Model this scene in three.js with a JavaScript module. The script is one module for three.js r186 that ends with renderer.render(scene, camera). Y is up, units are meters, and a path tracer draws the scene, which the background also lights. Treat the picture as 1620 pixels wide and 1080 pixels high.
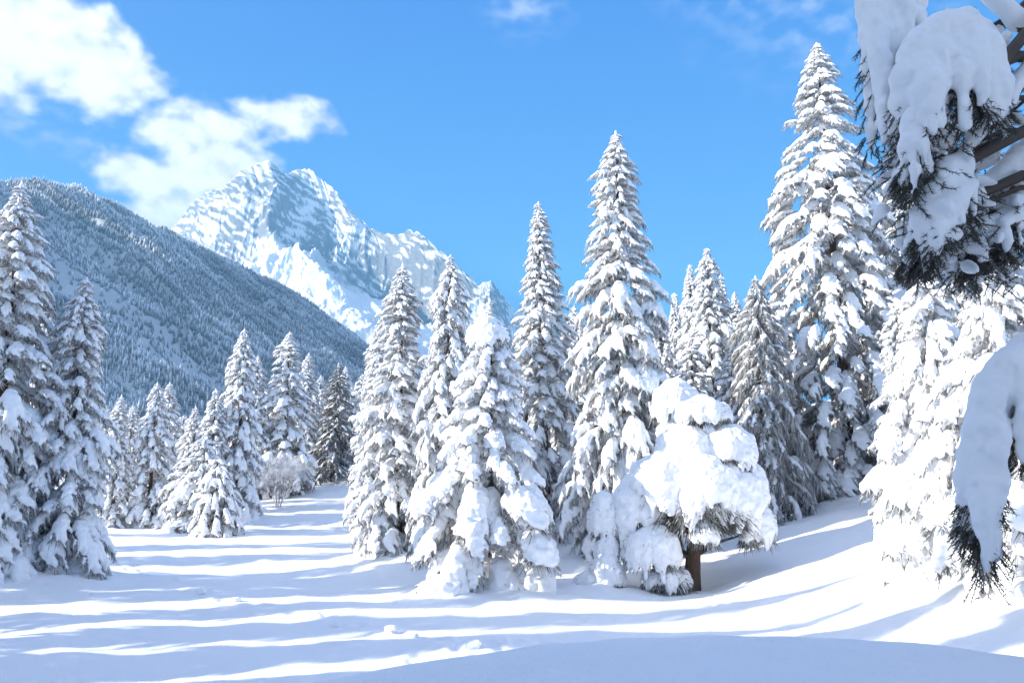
import * as THREE from 'three';
import { mergeGeometries } from 'three/addons/utils/BufferGeometryUtils.js';

// ------------------------------------------------------------------ camera, sky, sun, exposure
const scene = new THREE.Scene();
const camera = new THREE.PerspectiveCamera(45.12, 1620 / 1080, 0.1, 30000);
camera.position.set(0, 3, 0);
camera.rotation.set(THREE.MathUtils.degToRad(8.7), 0, 0);
scene.add(camera);
const renderer = new THREE.WebGLRenderer({ antialias: true });
renderer.setSize(1024, 682);
renderer.toneMapping = THREE.LinearToneMapping;
renderer.toneMappingExposure = 2.75;
renderer.shadowMap.enabled = true;
const SUN = new THREE.Vector3(-0.92, 0.385, 0.23).normalize();
const SUN_POWER = 5;
const FOG_DENSITY = 0.00016;

// ------------------------------------------------------------------ noise
function rng(seed) { let a = seed >>> 0; return () => { a = (a + 0x6d2b79f5) | 0; let t = Math.imul(a ^ (a >>> 15), 1 | a); t = (t + Math.imul(t ^ (t >>> 7), 61 | t)) ^ t; return ((t ^ (t >>> 14)) >>> 0) / 4294967296; }; }
const PERM = (() => { const r = rng(7), p = new Uint8Array(512), q = [...Array(256).keys()]; for (let i = 255; i > 0; i--) { const j = Math.floor(r() * (i + 1)); [q[i], q[j]] = [q[j], q[i]]; } for (let i = 0; i < 512; i++) p[i] = q[i & 255]; return p; })();
const G2 = [...Array(16).keys()].map((i) => [Math.cos(i * Math.PI / 8), Math.sin(i * Math.PI / 8)]);
function noise2(x, y) {
  const X = Math.floor(x), Y = Math.floor(y), fx = x - X, fy = y - Y, xi = X & 255, yi = Y & 255;
  const u = fx * fx * fx * (fx * (fx * 6 - 15) + 10), v = fy * fy * fy * (fy * (fy * 6 - 15) + 10);
  const g = (i, j, a, b) => { const q = G2[PERM[PERM[(xi + i) & 255] + ((yi + j) & 255)] & 15]; return q[0] * a + q[1] * b; };
  const n0 = g(0, 0, fx, fy), n1 = g(1, 0, fx - 1, fy), n2 = g(0, 1, fx, fy - 1), n3 = g(1, 1, fx - 1, fy - 1);
  return 1.4 * ((n0 + (n1 - n0) * u) * (1 - v) + (n2 + (n3 - n2) * u) * v);
}
function noise3(x, y, z) {                                              // value noise, -1..1
  const X = Math.floor(x), Y = Math.floor(y), Z = Math.floor(z), fx = x - X, fy = y - Y, fz = z - Z;
  const u = fx * fx * (3 - 2 * fx), v = fy * fy * (3 - 2 * fy), w = fz * fz * (3 - 2 * fz);
  const h = (i, j, k) => PERM[PERM[PERM[(X + i) & 255] + ((Y + j) & 255)] + ((Z + k) & 255)] / 127.5 - 1;
  const l = (a, b, t) => a + (b - a) * t;
  return l(l(l(h(0, 0, 0), h(1, 0, 0), u), l(h(0, 1, 0), h(1, 1, 0), u), v), l(l(h(0, 0, 1), h(1, 0, 1), u), l(h(0, 1, 1), h(1, 1, 1), u), v), w);
}
function fbm(x, y, o = 4) { let s = 0, a = 0.5; for (let i = 0; i < o; i++) { s += a * noise2(x, y); x = x * 2.03 + 17.1; y = y * 2.03 + 5.3; a *= 0.5; } return s; }
function ridged(x, y, o = 5) { let s = 0, a = 0.5, w = 1; for (let i = 0; i < o; i++) { let n = 1 - Math.abs(noise2(x, y)) * 1.6; n = Math.max(0, n) ** 2; s += a * n * w; w = Math.min(1, n * 1.6); x = x * 2.07 + 11.7; y = y * 2.07 + 3.9; a *= 0.5; } return s; }
const sstep = (a, b, x) => { const t = Math.min(1, Math.max(0, (x - a) / (b - a))); return t * t * (3 - 2 * t); };
const lerp = (a, b, t) => a + (b - a) * t;

// ------------------------------------------------------------------ sky: air that pales to the horizon and towards the sun, broken white clouds
(() => {
  const W = 4096, Hh = 2048, data = new Float32Array(W * Hh * 4), D2 = 180 / Math.PI;
  // cloud heaps: azimuth (degrees from north = -z, to the east), elevation, half width, half height
  const heaps = [[-31.8, 25.2, 5, 2.7, 1.4], [-28.4, 24.0, 3.4, 2.1, 1.2], [-36.2, 24, 5, 2.9, 1.3], [-21.8, 21.6, 4.2, 1.6], [-25, 18.4, 3.0, 1.5], [-20.8, 19.4, 4.2, 2.1], [-16.2, 23.0, 3.9, 1.4, 0.7],
    [-14.6, 23.8, 1.7, 1.0, 0.1], [-22.6, 16.2, 3.8, 1.9], [-27.4, 18.3, 0.8, 1.6, 0.4], [-46, 20, 6, 3], [-58, 27, 9, 4], [-19.2, 16.9, 3, 1.7]];
  for (let j = 0; j < Hh; j++) {
    const el = ((j + 0.5) / Hh - 0.5) * Math.PI, sy = Math.sin(el), cy = Math.cos(el), eld = el * D2;
    for (let i = 0; i < W; i++) {
      const ph = ((i + 0.5) / W - 0.5) * 2 * Math.PI, x = Math.cos(ph) * cy, z = Math.sin(ph) * cy, o = (j * W + i) * 4;
      const e = Math.max(0, sy), hz = Math.exp(-e * 3.6), mu = x * SUN.x + sy * SUN.y + z * SUN.z;
      const glow = 0.45 * Math.exp((mu - 1) * 9) + 0.13 * Math.exp((mu - 1) * 4);
      let r = lerp(0.0, 0.085, hz) + glow, g = lerp(0.05, 0.315, hz) + glow * 0.98, b = lerp(0.27, 0.49, hz) + glow * 0.9;
      let a = 0, lit = 1;
      if (eld > -2) {
        let az = Math.atan2(x, -z) * D2;
        if (az > -75 && az < 45 && eld < 45) {
          const wx = fbm(az * 0.22 + 3, eld * 0.34 + 9, 4) * 3.0, wy = fbm(az * 0.22 + 40, eld * 0.34 + 21, 4) * 2.2;
          let d = -3;
          for (const q of heaps) { const dx = (az + wx * 0.42 - q[0]) / q[2], dy = (eld + wy * 0.42 - q[1]) / q[3]; d = Math.max(d, (q[4] ?? 1) - (dx * dx + dy * dy)); }
          if (d > -2.6) { const f = fbm(az * 0.55 + 7, eld * 0.8 + 2, 6); a = sstep(-0.7, 0.7, d + f * 1.15); lit = 0.8 + 0.34 * sstep(-0.4, 0.7, f * 1.2 + d * 0.45 + wy * 0.16); }
          const wisp = Math.exp(-(((az - 23) / 7) ** 2) - (((eld - 29) / 3.5) ** 2)) * 0.3 + Math.exp(-(((az - 1) / 2.5) ** 2) - (((eld - 31) / 1.6) ** 2)) * 0.4 + Math.exp(-(((az - 15) / 3) ** 2) - (((eld - 31.4) / 1.2) ** 2)) * 0.45 + Math.exp(-(((az + 31) / 6) ** 2) - (((eld - 20.2) / 1.3) ** 2)) * 0.4;
          if (wisp > 0.02) a = Math.max(a, wisp * sstep(-0.25, 0.5, fbm(az * 0.5 + 70, eld * 0.9 + 31, 5)));
        } else {
          const s = 1 / (sy + 0.18), f = fbm(x * s * 1.5 + 31, z * s * 1.5 + 12, 6), m = Math.max(sstep(45, 58, Math.abs(az)), sstep(44, 58, eld));
          a = sstep(-0.1, 0.2, f) * sstep(-1, 6, eld) * m; lit = 0.85 + 0.25 * sstep(0.1, 0.5, f);
        }
      }
      data[o] = lerp(r, lit * 0.47, a); data[o + 1] = lerp(g, lit * 0.475, a); data[o + 2] = lerp(b, lit * 0.49, a); data[o + 3] = 1;
    }
  }
  const t = new THREE.DataTexture(data, W, Hh, THREE.RGBAFormat, THREE.FloatType);
  t.mapping = THREE.EquirectangularReflectionMapping; t.magFilter = t.minFilter = THREE.LinearFilter; t.needsUpdate = true;
  scene.background = t; scene.environment = t;
})();
const sun = new THREE.DirectionalLight(new THREE.Color(1, 0.955, 0.89), SUN_POWER);
sun.name = 'sun'; sun.position.copy(SUN).multiplyScalar(200); sun.target.position.set(0, 0, -20);
sun.position.add(sun.target.position);
sun.castShadow = true; sun.shadow.mapSize.set(4096, 4096);
Object.assign(sun.shadow.camera, { left: -90, right: 90, top: 60, bottom: -60, near: 1, far: 500 });
scene.add(sun, sun.target);
if (FOG_DENSITY > 0) scene.fog = new THREE.FogExp2(new THREE.Color(0.26, 0.63, 1.0), FOG_DENSITY);

// ------------------------------------------------------------------ helpers
const used = {};
function numbered(n) { const k = used[n] = (used[n] ?? -1) + 1; return k ? `${n}_${String(k).padStart(3, '0')}` : n; }
function tag(o, label, category, group) { o.userData.label = label; o.userData.category = category; if (group) o.userData.group = group; return o; }
function shade(o) { o.traverse((m) => { if (m.isMesh) { m.castShadow = true; m.receiveShadow = true; } }); }
function part(name, geo, mat, parent) { const m = new THREE.Mesh(geo, mat); m.name = name; if (parent) parent.add(m); return m; }
function stuffed(m) { m.userData.kind = 'stuff'; return m; }
function thing(name, label, category, x, y, z, group) { const g = new THREE.Group(); g.name = numbered(name); g.position.set(x, y, z); tag(g, label, category, group); scene.add(g); return g; }
function geom(pos, idx, nor, col, uv) {
  const g = new THREE.BufferGeometry();
  g.setAttribute('position', new THREE.Float32BufferAttribute(pos, 3)); g.setIndex(idx);
  if (nor) g.setAttribute('normal', new THREE.Float32BufferAttribute(nor, 3)); else g.computeVertexNormals();
  if (col) g.setAttribute('color', new THREE.Float32BufferAttribute(col, 3));
  if (uv) g.setAttribute('uv', new THREE.Float32BufferAttribute(uv, 2));
  return g;
}
// surface nets: the zero surface of f inside a box
function solid(f, lo, hi, cell) {
  const n = [0, 1, 2].map((k) => Math.ceil((hi[k] - lo[k]) / cell) + 2), [nx, ny, nz] = n, F = new Float32Array(nx * ny * nz), at = (i, j, k) => (k * ny + j) * nx + i;
  for (let k = 0; k < nz; k++) for (let j = 0; j < ny; j++) for (let i = 0; i < nx; i++) F[at(i, j, k)] = f(lo[0] + i * cell, lo[1] + j * cell, lo[2] + k * cell);
  const V = new Int32Array(nx * ny * nz).fill(-1), pos = [], nor = [], idx = [];
  for (let k = 0; k < nz - 1; k++) for (let j = 0; j < ny - 1; j++) for (let i = 0; i < nx - 1; i++) {
    let sx = 0, sy = 0, sz = 0, c = 0;
    const edge = (a, b) => { const p = F[at(i + a[0], j + a[1], k + a[2])], q = F[at(i + b[0], j + b[1], k + b[2])]; if ((p < 0) !== (q < 0)) { const t = p / (p - q); sx += a[0] + (b[0] - a[0]) * t; sy += a[1] + (b[1] - a[1]) * t; sz += a[2] + (b[2] - a[2]) * t; c++; } };
    for (const [a, b] of EDGES) edge(a, b);
    if (!c) continue;
    const x = lo[0] + (i + sx / c) * cell, y = lo[1] + (j + sy / c) * cell, z = lo[2] + (k + sz / c) * cell, e = cell * 0.5;
    let gx = f(x + e, y, z) - f(x - e, y, z), gy = f(x, y + e, z) - f(x, y - e, z), gz = f(x, y, z + e) - f(x, y, z - e); const l = Math.hypot(gx, gy, gz) || 1;
    V[at(i, j, k)] = pos.length / 3; pos.push(x, y, z); nor.push(gx / l, gy / l, gz / l);
  }
  const quad = (a, b, c, d, flip) => { if (a < 0 || b < 0 || c < 0 || d < 0) return; if (flip) idx.push(a, c, b, a, d, c); else idx.push(a, b, c, a, c, d); };
  for (let k = 1; k < nz - 1; k++) for (let j = 1; j < ny - 1; j++) for (let i = 1; i < nx - 1; i++) {
    const s = F[at(i, j, k)] < 0;
    if (s !== F[at(i + 1, j, k)] < 0) quad(V[at(i, j - 1, k - 1)], V[at(i, j, k - 1)], V[at(i, j, k)], V[at(i, j - 1, k)], !s);
    if (s !== F[at(i, j + 1, k)] < 0) quad(V[at(i - 1, j, k - 1)], V[at(i - 1, j, k)], V[at(i, j, k)], V[at(i, j, k - 1)], !s);
    if (s !== F[at(i, j, k + 1)] < 0) quad(V[at(i - 1, j - 1, k)], V[at(i, j - 1, k)], V[at(i, j, k)], V[at(i - 1, j, k)], !s);
  }
  return geom(pos, idx, nor);
}
const EDGES = (() => { const e = []; for (let a = 0; a < 2; a++) for (let b = 0; b < 2; b++) { e.push([[0, a, b], [1, a, b]], [[a, 0, b], [a, 1, b]], [[a, b, 0], [a, b, 1]]); } return e; })();
// snow lying on a skeleton of tapered capsules [x0,y0,z0,r0, x1,y1,z1,r1]; squash flattens it
function snowOn(caps, { k = 0.05, cell = 0.05, rough = 0.02, freq = 6, seed = 0, squash = 1 } = {}) {
  const lo = [1e9, 1e9, 1e9], hi = [-1e9, -1e9, -1e9], rm = k + rough + cell * 2;
  for (const c of caps) for (const o of [0, 4]) for (let q = 0; q < 3; q++) { lo[q] = Math.min(lo[q], c[o + q] - c[o + 3] - rm); hi[q] = Math.max(hi[q], c[o + q] + c[o + 3] + rm); }
  const f = (x, y, z) => {
    let s = 0;
    for (const c of caps) {
      const bx = c[4] - c[0], by = (c[5] - c[1]) / squash, bz = c[6] - c[2], px = x - c[0], py = (y - c[1]) / squash, pz = z - c[2];
      const t = Math.min(1, Math.max(0, (px * bx + py * by + pz * bz) / (bx * bx + by * by + bz * bz + 1e-9)));
      const dx = px - bx * t, dy = py - by * t, dz = pz - bz * t, d = Math.sqrt(dx * dx + dy * dy + dz * dz) - (c[3] + (c[7] - c[3]) * t);
      s += Math.exp(-Math.min(40, Math.max(-40, d / k * 2.2)));
    }
    return -Math.log(s) * k / 2.2 + rough * (noise3(x * freq + seed, y * freq, z * freq) + 0.5 * noise3(x * freq * 2.1, y * freq * 2.1 + seed, z * freq * 2.1));
  };
  return solid(f, lo, hi, cell);
}
// needle sprays: three-sided spindles, green or white with rime
class Twigs {
  constructor() { this.p = []; this.n = []; this.c = []; this.i = []; }
  add(x, y, z, dx, dy, dz, w, c) {
    const l = Math.hypot(dx, dy, dz) || 1, d = [dx / l, dy / l, dz / l], h = Math.abs(d[1]) > 0.9 ? [1, 0, 0] : [0, 1, 0];
    let a = [d[1] * h[2] - d[2] * h[1], d[2] * h[0] - d[0] * h[2], d[0] * h[1] - d[1] * h[0]]; const al = Math.hypot(...a); a = a.map((q) => q / al);
    const b = [d[1] * a[2] - d[2] * a[1], d[2] * a[0] - d[0] * a[2], d[0] * a[1] - d[1] * a[0]], o = this.p.length / 3;
    for (let k = 0; k < 3; k++) { const t = k * 2.0944, ca = Math.cos(t), sa = Math.sin(t), nx = a[0] * ca + b[0] * sa, ny = a[1] * ca + b[1] * sa, nz = a[2] * ca + b[2] * sa; this.p.push(x + nx * w, y + ny * w, z + nz * w); this.n.push(nx, ny, nz); this.c.push(c[0], c[1], c[2]); }
    this.p.push(x + dx, y + dy, z + dz); this.n.push(...d); this.c.push(c[0] * 1.15, c[1] * 1.15, c[2] * 1.15);
    this.i.push(o, o + 1, o + 3, o + 1, o + 2, o + 3, o + 2, o, o + 3);
  }
  tube(pts, r0, r1, c, sides = 5) {                                     // a limb along points
    const o = this.p.length / 3, m = pts.length;
    pts.forEach((q, i) => {
      const e = pts[Math.min(m - 1, i + 1)], s = pts[Math.max(0, i - 1)], d = new THREE.Vector3(e[0] - s[0], e[1] - s[1], e[2] - s[2]).normalize(), a = new THREE.Vector3(0.31, 0.2, 0.93).cross(d).normalize(), b = d.clone().cross(a), r = lerp(r0, r1, i / (m - 1));
      for (let k = 0; k < sides; k++) { const t = k / sides * 2 * Math.PI, n = a.clone().multiplyScalar(Math.cos(t)).addScaledVector(b, Math.sin(t)); this.p.push(q[0] + n.x * r, q[1] + n.y * r, q[2] + n.z * r); this.n.push(n.x, n.y, n.z); this.c.push(...c); }
    });
    for (let i = 0; i < m - 1; i++) for (let k = 0; k < sides; k++) { const u = o + i * sides + k, v = o + i * sides + (k + 1) % sides; this.i.push(u, v, u + sides, v, v + sides, u + sides); }
  }
  build() { return geom(this.p, this.i, this.n, this.c); }
}
const BARK = [0.075, 0.055, 0.045];
function needleColor(r, frost) {
  if (r() < frost) { const q = 0.4 + 0.4 * r(); return [q, q * 1.0, q * 1.0]; }
  const q = 0.7 + 0.7 * r(), w = r() * frost * 0.26; return [0.06 * q + w, 0.063 * q + w, 0.046 * q + w];
}

// ------------------------------------------------------------------ materials
function grainTexture(size, fn, srgb) { const d = new Uint8Array(size * size * 4); for (let j = 0; j < size; j++) for (let i = 0; i < size; i++) { const c = fn(i / size, j / size); for (let k = 0; k < 3; k++) d[(j * size + i) * 4 + k] = Math.max(0, Math.min(255, 255 * (c[k] ?? c[0]))); d[(j * size + i) * 4 + 3] = 255; } const t = new THREE.DataTexture(d, size, size); t.wrapS = t.wrapT = THREE.RepeatWrapping; t.magFilter = t.minFilter = THREE.LinearFilter; if (srgb) t.colorSpace = THREE.SRGBColorSpace; t.needsUpdate = true; return t; }
const wrap = (f, u, v, n) => { const a = f(u * n, v * n), b = f((u - 1) * n, v * n), c = f(u * n, (v - 1) * n), d = f((u - 1) * n, (v - 1) * n), su = sstep(0, 1, u), sv = sstep(0, 1, v); return lerp(lerp(a, b, su), lerp(c, d, su), sv); };
const snowGrain = grainTexture(512, (u, v) => [0.5 + 0.4 * wrap((x, y) => fbm(x, y, 5), u, v, 9) + 0.15 * wrap((x, y) => noise2(x, y), u, v, 90)]);
const barkGrain = grainTexture(256, (u, v) => { const q = wrap((x, y) => fbm(x * 3, y * 0.7, 5), u, v, 6); const k = 0.62 + 0.7 * q; return [k, k * 0.95, k * 0.9]; });
const M = {
  snow: new THREE.MeshStandardMaterial({ color: new THREE.Color().setRGB(0.9, 0.905, 0.915), roughness: 0.75 }),
  ground: new THREE.MeshStandardMaterial({ color: new THREE.Color().setRGB(0.9, 0.905, 0.915), roughness: 0.8, bumpMap: snowGrain, bumpScale: 0.028 }),
  needles: new THREE.MeshStandardMaterial({ color: 0xffffff, vertexColors: true, roughness: 0.85 }),
  bark: new THREE.MeshStandardMaterial({ color: new THREE.Color().setRGB(0.17, 0.115, 0.085), roughness: 0.95, map: barkGrain, bumpMap: barkGrain, bumpScale: 0.03 }),
  rock: new THREE.MeshStandardMaterial({ color: 0xffffff, vertexColors: true, roughness: 0.95 }),
};

// ------------------------------------------------------------------ the ground: a snowy meadow that rises to the right and to the back, a bank in front
const TRACK = [[-12.68, -28], [-10.03, -24], [-7.63, -20.5], [-6.43, -19], [-5.14, -18], [-3.78, -17], [-2.06, -15.5], [-1.18, -14.5], [-0.31, -14]];
const STEPS = (() => { const r = rng(5), s = []; for (let i = 0; i < TRACK.length - 1; i++) { const [a, b] = TRACK[i], [c, d] = TRACK[i + 1], n = Math.round(Math.hypot(c - a, d - b) / 0.55); for (let k = 0; k < n; k++) { const t = (k + r() * 0.5) / n; s.push([lerp(a, c, t) + (r() - 0.5) * 0.5, lerp(b, d, t) + (k % 2 - 0.5) * 0.4, 0.11 + 0.1 * r(), 0.09 + 0.1 * r()]); } } for (let k = 0; k < 34; k++) s.push([lerp(-1.6, 1.2, r()), lerp(-14.9, -13.2, r()), 0.09 + 0.13 * r(), 0.05 + 0.09 * r()]); const feet = [[-13, -22, 3], [-3, -27.5, 3.4], [-0.6, -21.2, 3], [4.6, -21.5, 3.4], [9, -15.5, 3.4], [1.6, -20, 3]]; for (let k = 0; k < 120; k++) { const f = feet[k % 6], a = r() * 6.28, q = f[2] * (0.35 + 0.75 * Math.sqrt(r())); s.push([f[0] + Math.cos(a) * q, f[1] + Math.sin(a) * q, 0.05 + 0.09 * r(), 0.03 + 0.07 * r()]); } return s; })();
// snow heaped at the feet of the nearer trees, and the hollow under the round pine
const DRIFTS = [[-13.6, -22, 1.7, 0.3], [-12.1, -22.8, 1.5, 0.28], [-3.9, -28.5, 1.7, 0.35], [-2.2, -27, 1.8, 0.35], [-0.6, -21.2, 1.9, 0.34], [3.6, -26, 2.3, 0.4], [1.3, -31, 2, 0.35], [13.1, -32, 3, 0.5], [8.7, -17, 1.3, 0.3], [8.9, -14.5, 1.7, 0.3], [4.7, -22, 1.1, -0.18], [2.4, -21.4, 0.9, 0.22], [-14.8, -40, 1.6, 0.3], [-14.5, -44, 1.7, 0.3]];
function H(x, z) {
  const d = -z;
  let h = 3.3 * sstep(40, 67, d) + 0.03 * Math.max(0, Math.min(d, 320) - 62);
  const s = x - 4.6 - 0.02 * d; h += 0.27 * (s > 25 ? 25 + (s - 25) * 0.2 : Math.log(1 + Math.exp(s * 1.1)) / 1.1) * sstep(-2, 10, d) * sstep(140, 50, d);
  h = Math.min(h, 9 + 0.1 * h);
  h -= 0.12 * Math.exp(-(((x + 6) / 9) ** 2) - (((d - 24) / 9) ** 2));
  const mx = x - 1.5, mz = z + 4.5;
  h += (2.04 - 0.25 * sstep(3, 6, x)) * Math.exp(-(mx * mx) / (2 * (mx < 0 ? 4.6 : 4.2) ** 2) - (mz * mz) / (2 * (mz < 0 ? 2.3 : 6) ** 2));
  const far = sstep(150, 60, Math.hypot(x, z));
  if (far > 0) {
    const n1 = fbm(x * 0.07 + 3.1, z * 0.16 + 8.2, 3), n2 = noise2(x * 0.22 + 1.7, z * 0.6 + 2.2), n3 = noise2(x * 0.9 + 6, z * 1.5 + 4);
    const near = sstep(6, 10, d);
    h += far * (0.42 * n1 * lerp(0.35, 1, near) + 0.09 * n2 * lerp(0.95, 1, near) + 0.03 * n3 * near + 0.011 * n3 + 0.012 * noise2(x * 2.6 + 3, z * 4.2));
  }
  for (const w of DRIFTS) { const q = ((x - w[0]) ** 2 + (z - w[1]) ** 2) / (w[2] * w[2]); if (q < 6) h += w[3] * Math.exp(-q) * (1 + 0.5 * noise2(x * 1.7, z * 1.7)); }
  for (const t of STEPS) { const dx = x - t[0], dz = z - t[1], q = (dx * dx + dz * dz) / (t[2] * t[2]); if (q < 12) h += t[3] * (1.5 * Math.exp(-q * 0.5) * 0.35 - Math.exp(-q * 1.6)) ; }
  return h;
}
(() => {
  const az = []; for (let i = 0; i <= 620; i++) az.push(lerp(-40, 40, i / 620)); for (let i = 1; i < 70; i++) az.push(40 + i * 4);
  const rad = [0.02]; let r = 0.6; while (r < 5600) { rad.push(r); r *= r < 6 ? 1.02 : r < 75 ? 1.0088 : 1.06; }
  const na = az.length, pos = [], uv = [], idx = [];
  for (const q of rad) for (const a of az) { const x = q * Math.sin(a * Math.PI / 180), z = -q * Math.cos(a * Math.PI / 180); pos.push(x, H(x, z), z); uv.push(x / 1.6, z / 1.6); }
  for (let j = 0; j < rad.length - 1; j++) for (let i = 0; i < na; i++) { const a = j * na + i, b = j * na + (i + 1) % na; idx.push(a, b, a + na, b, b + na, a + na); }
  const m = part('ground', geom(pos, idx, null, null, uv), M.ground, scene); m.receiveShadow = true; m.castShadow = true; m.userData.kind = 'structure';
})();

// ------------------------------------------------------------------ the wooded hillside and the mountains
function interp(P, t) { const s = t * (P.length - 1), i = Math.min(P.length - 2, Math.floor(s)), f = s - i, q = (k) => P[Math.max(0, Math.min(P.length - 1, k))]; return [0, 1, 2].map((c) => { const a = q(i - 1)[c], b = q(i)[c], d = q(i + 1)[c], e = q(i + 2)[c]; return 0.5 * (2 * b + (d - a) * f + (2 * a - 5 * b + 4 * d - e) * f * f + (3 * b - a - 3 * d + e) * f * f * f); }); }
const RIDGE = [[-870, 300, -880], [-853.8, 365.6, -1000], [-857.5, 430.2, -1150], [-845.3, 470.5, -1300], [-806.6, 482.8, -1340], [-768.5, 485.8, -1390], [-729.6, 474.4, -1450], [-689.5, 459.7, -1520], [-655.4, 455.6, -1620], [-615.5, 447.3, -1730], [-571.5, 435.9, -1860], [-517.8, 411.1, -2000], [-463.8, 380.4, -2200], [-399.4, 331.6, -2450], [-312.8, 273.3, -2700], [-115.3, 207.3, -3000]];
function hillAt(u, v) {                                                // u along the ridge, v down the slope: 1 is the foot, below 0 the far side
  const p = interp(RIDGE, u), run = p[1] / Math.tan(0.57) * v, x = p[0] + 0.955 * run, z = p[2] + 0.295 * run, k = u * 2300;
  let y = p[1] * (v < 0 ? 1 + v * 1.2 : v > 1 ? 1 - v : (1 - v) ** 1.06);
  const amp = sstep(0, 0.18, v) * sstep(1.02, 0.8, v);
  const gully = ridged(k / 150 + fbm(k / 200, v * 2) * 0.7, v * 1.1 + 3, 4);
  y += amp * (46 * (gully - 0.55) + 22 * fbm(k / 90, v * 7, 3));
  y += 7 * noise2(k / 60, 5.5) + 3 * noise2(k / 22, 9.5);
  return [x, y, z, gully];
}
(() => {
  const nu = 240, nv = 120, pos = [], idx = [], col = [];
  for (let j = 0; j <= nv; j++) for (let i = 0; i <= nu; i++) { const p = hillAt(i / nu, lerp(-0.5, 1.04, j / nv)); pos.push(p[0], p[1], p[2]); const q = 0.52 + 0.16 * fbm(i / 9, j / 6, 3); col.push(q, q, q); }
  for (let j = 0; j < nv; j++) for (let i = 0; i < nu; i++) { const a = j * (nu + 1) + i; idx.push(a, a + nu + 1, a + 1, a + 1, a + nu + 1, a + nu + 2); }
  const m = part('hill', geom(pos, idx, null, col), M.rock, scene); shade(m); m.userData.kind = 'structure';
})();
(() => {                                                               // the wood on it: far too many trees to count, one mass
  const T = new Twigs(), r = rng(91), cone = (y0, y1, w, c0, c1) => { const o = T.p.length / 3; for (let k = 0; k < 6; k++) { const t = k / 6 * 6.283, q = w * (0.8 + 0.4 * r()); T.p.push(Math.cos(t) * q, y0 - 0.02 * r(), Math.sin(t) * q); T.n.push(Math.cos(t) * 0.9, 0.45, Math.sin(t) * 0.9); T.c.push(...c0); } T.p.push(0, y1, 0); T.n.push(0, 1, 0); T.c.push(...c1); for (let k = 0; k < 6; k++) T.i.push(o + (k + 1) % 6, o + k, o + 6); };
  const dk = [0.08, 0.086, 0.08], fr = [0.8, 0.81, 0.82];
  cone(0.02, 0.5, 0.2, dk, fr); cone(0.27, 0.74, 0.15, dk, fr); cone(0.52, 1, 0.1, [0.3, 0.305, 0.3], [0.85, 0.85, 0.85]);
  const g = T.build(), N = 150000, mats = [], m4 = new THREE.Matrix4(), cols = [];
  for (let n = 0; n < N; n++) {
    const u = r() ** 0.9, v = -0.04 + 1.06 * r(), uu = u, p = hillAt(uu, v), hgt = (6 + 6 * r() + 6 * r() * r()) * lerp(1, 0.8, Math.max(0, 1 - v));
    const k = uu * 2300, bare = fbm(k / 120 + 3, v * 2.2, 3) + 0.12 - 0.55 * sstep(0.3, 0.75, v) + (0.5 - p[3]) * 0.55;
    const chute = noise2(k / 52 + 0.8 * fbm(k / 90, v * 3.2, 2), v * 0.9 + 2) - 0.5 * Math.abs(v - 0.42);
    if ((bare > 0.2 && r() < 0.6) || (chute > 0.36 && r() < 0.85)) continue;
    m4.makeRotationY(r() * 6.28).scale(new THREE.Vector3(hgt, hgt, hgt)).setPosition(p[0], p[1] - 0.6, p[2]); mats.push(m4.clone());
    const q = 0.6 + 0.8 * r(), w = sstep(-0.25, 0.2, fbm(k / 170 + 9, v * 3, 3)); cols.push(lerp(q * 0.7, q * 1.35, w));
  }
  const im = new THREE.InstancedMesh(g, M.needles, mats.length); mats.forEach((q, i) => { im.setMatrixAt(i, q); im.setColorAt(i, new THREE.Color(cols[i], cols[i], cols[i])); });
  im.name = 'hillside_forest'; tag(im, 'snow-dusted conifer wood covering the shaded hillside at left', 'forest'); stuffed(im); scene.add(im); shade(im);
})();
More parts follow.
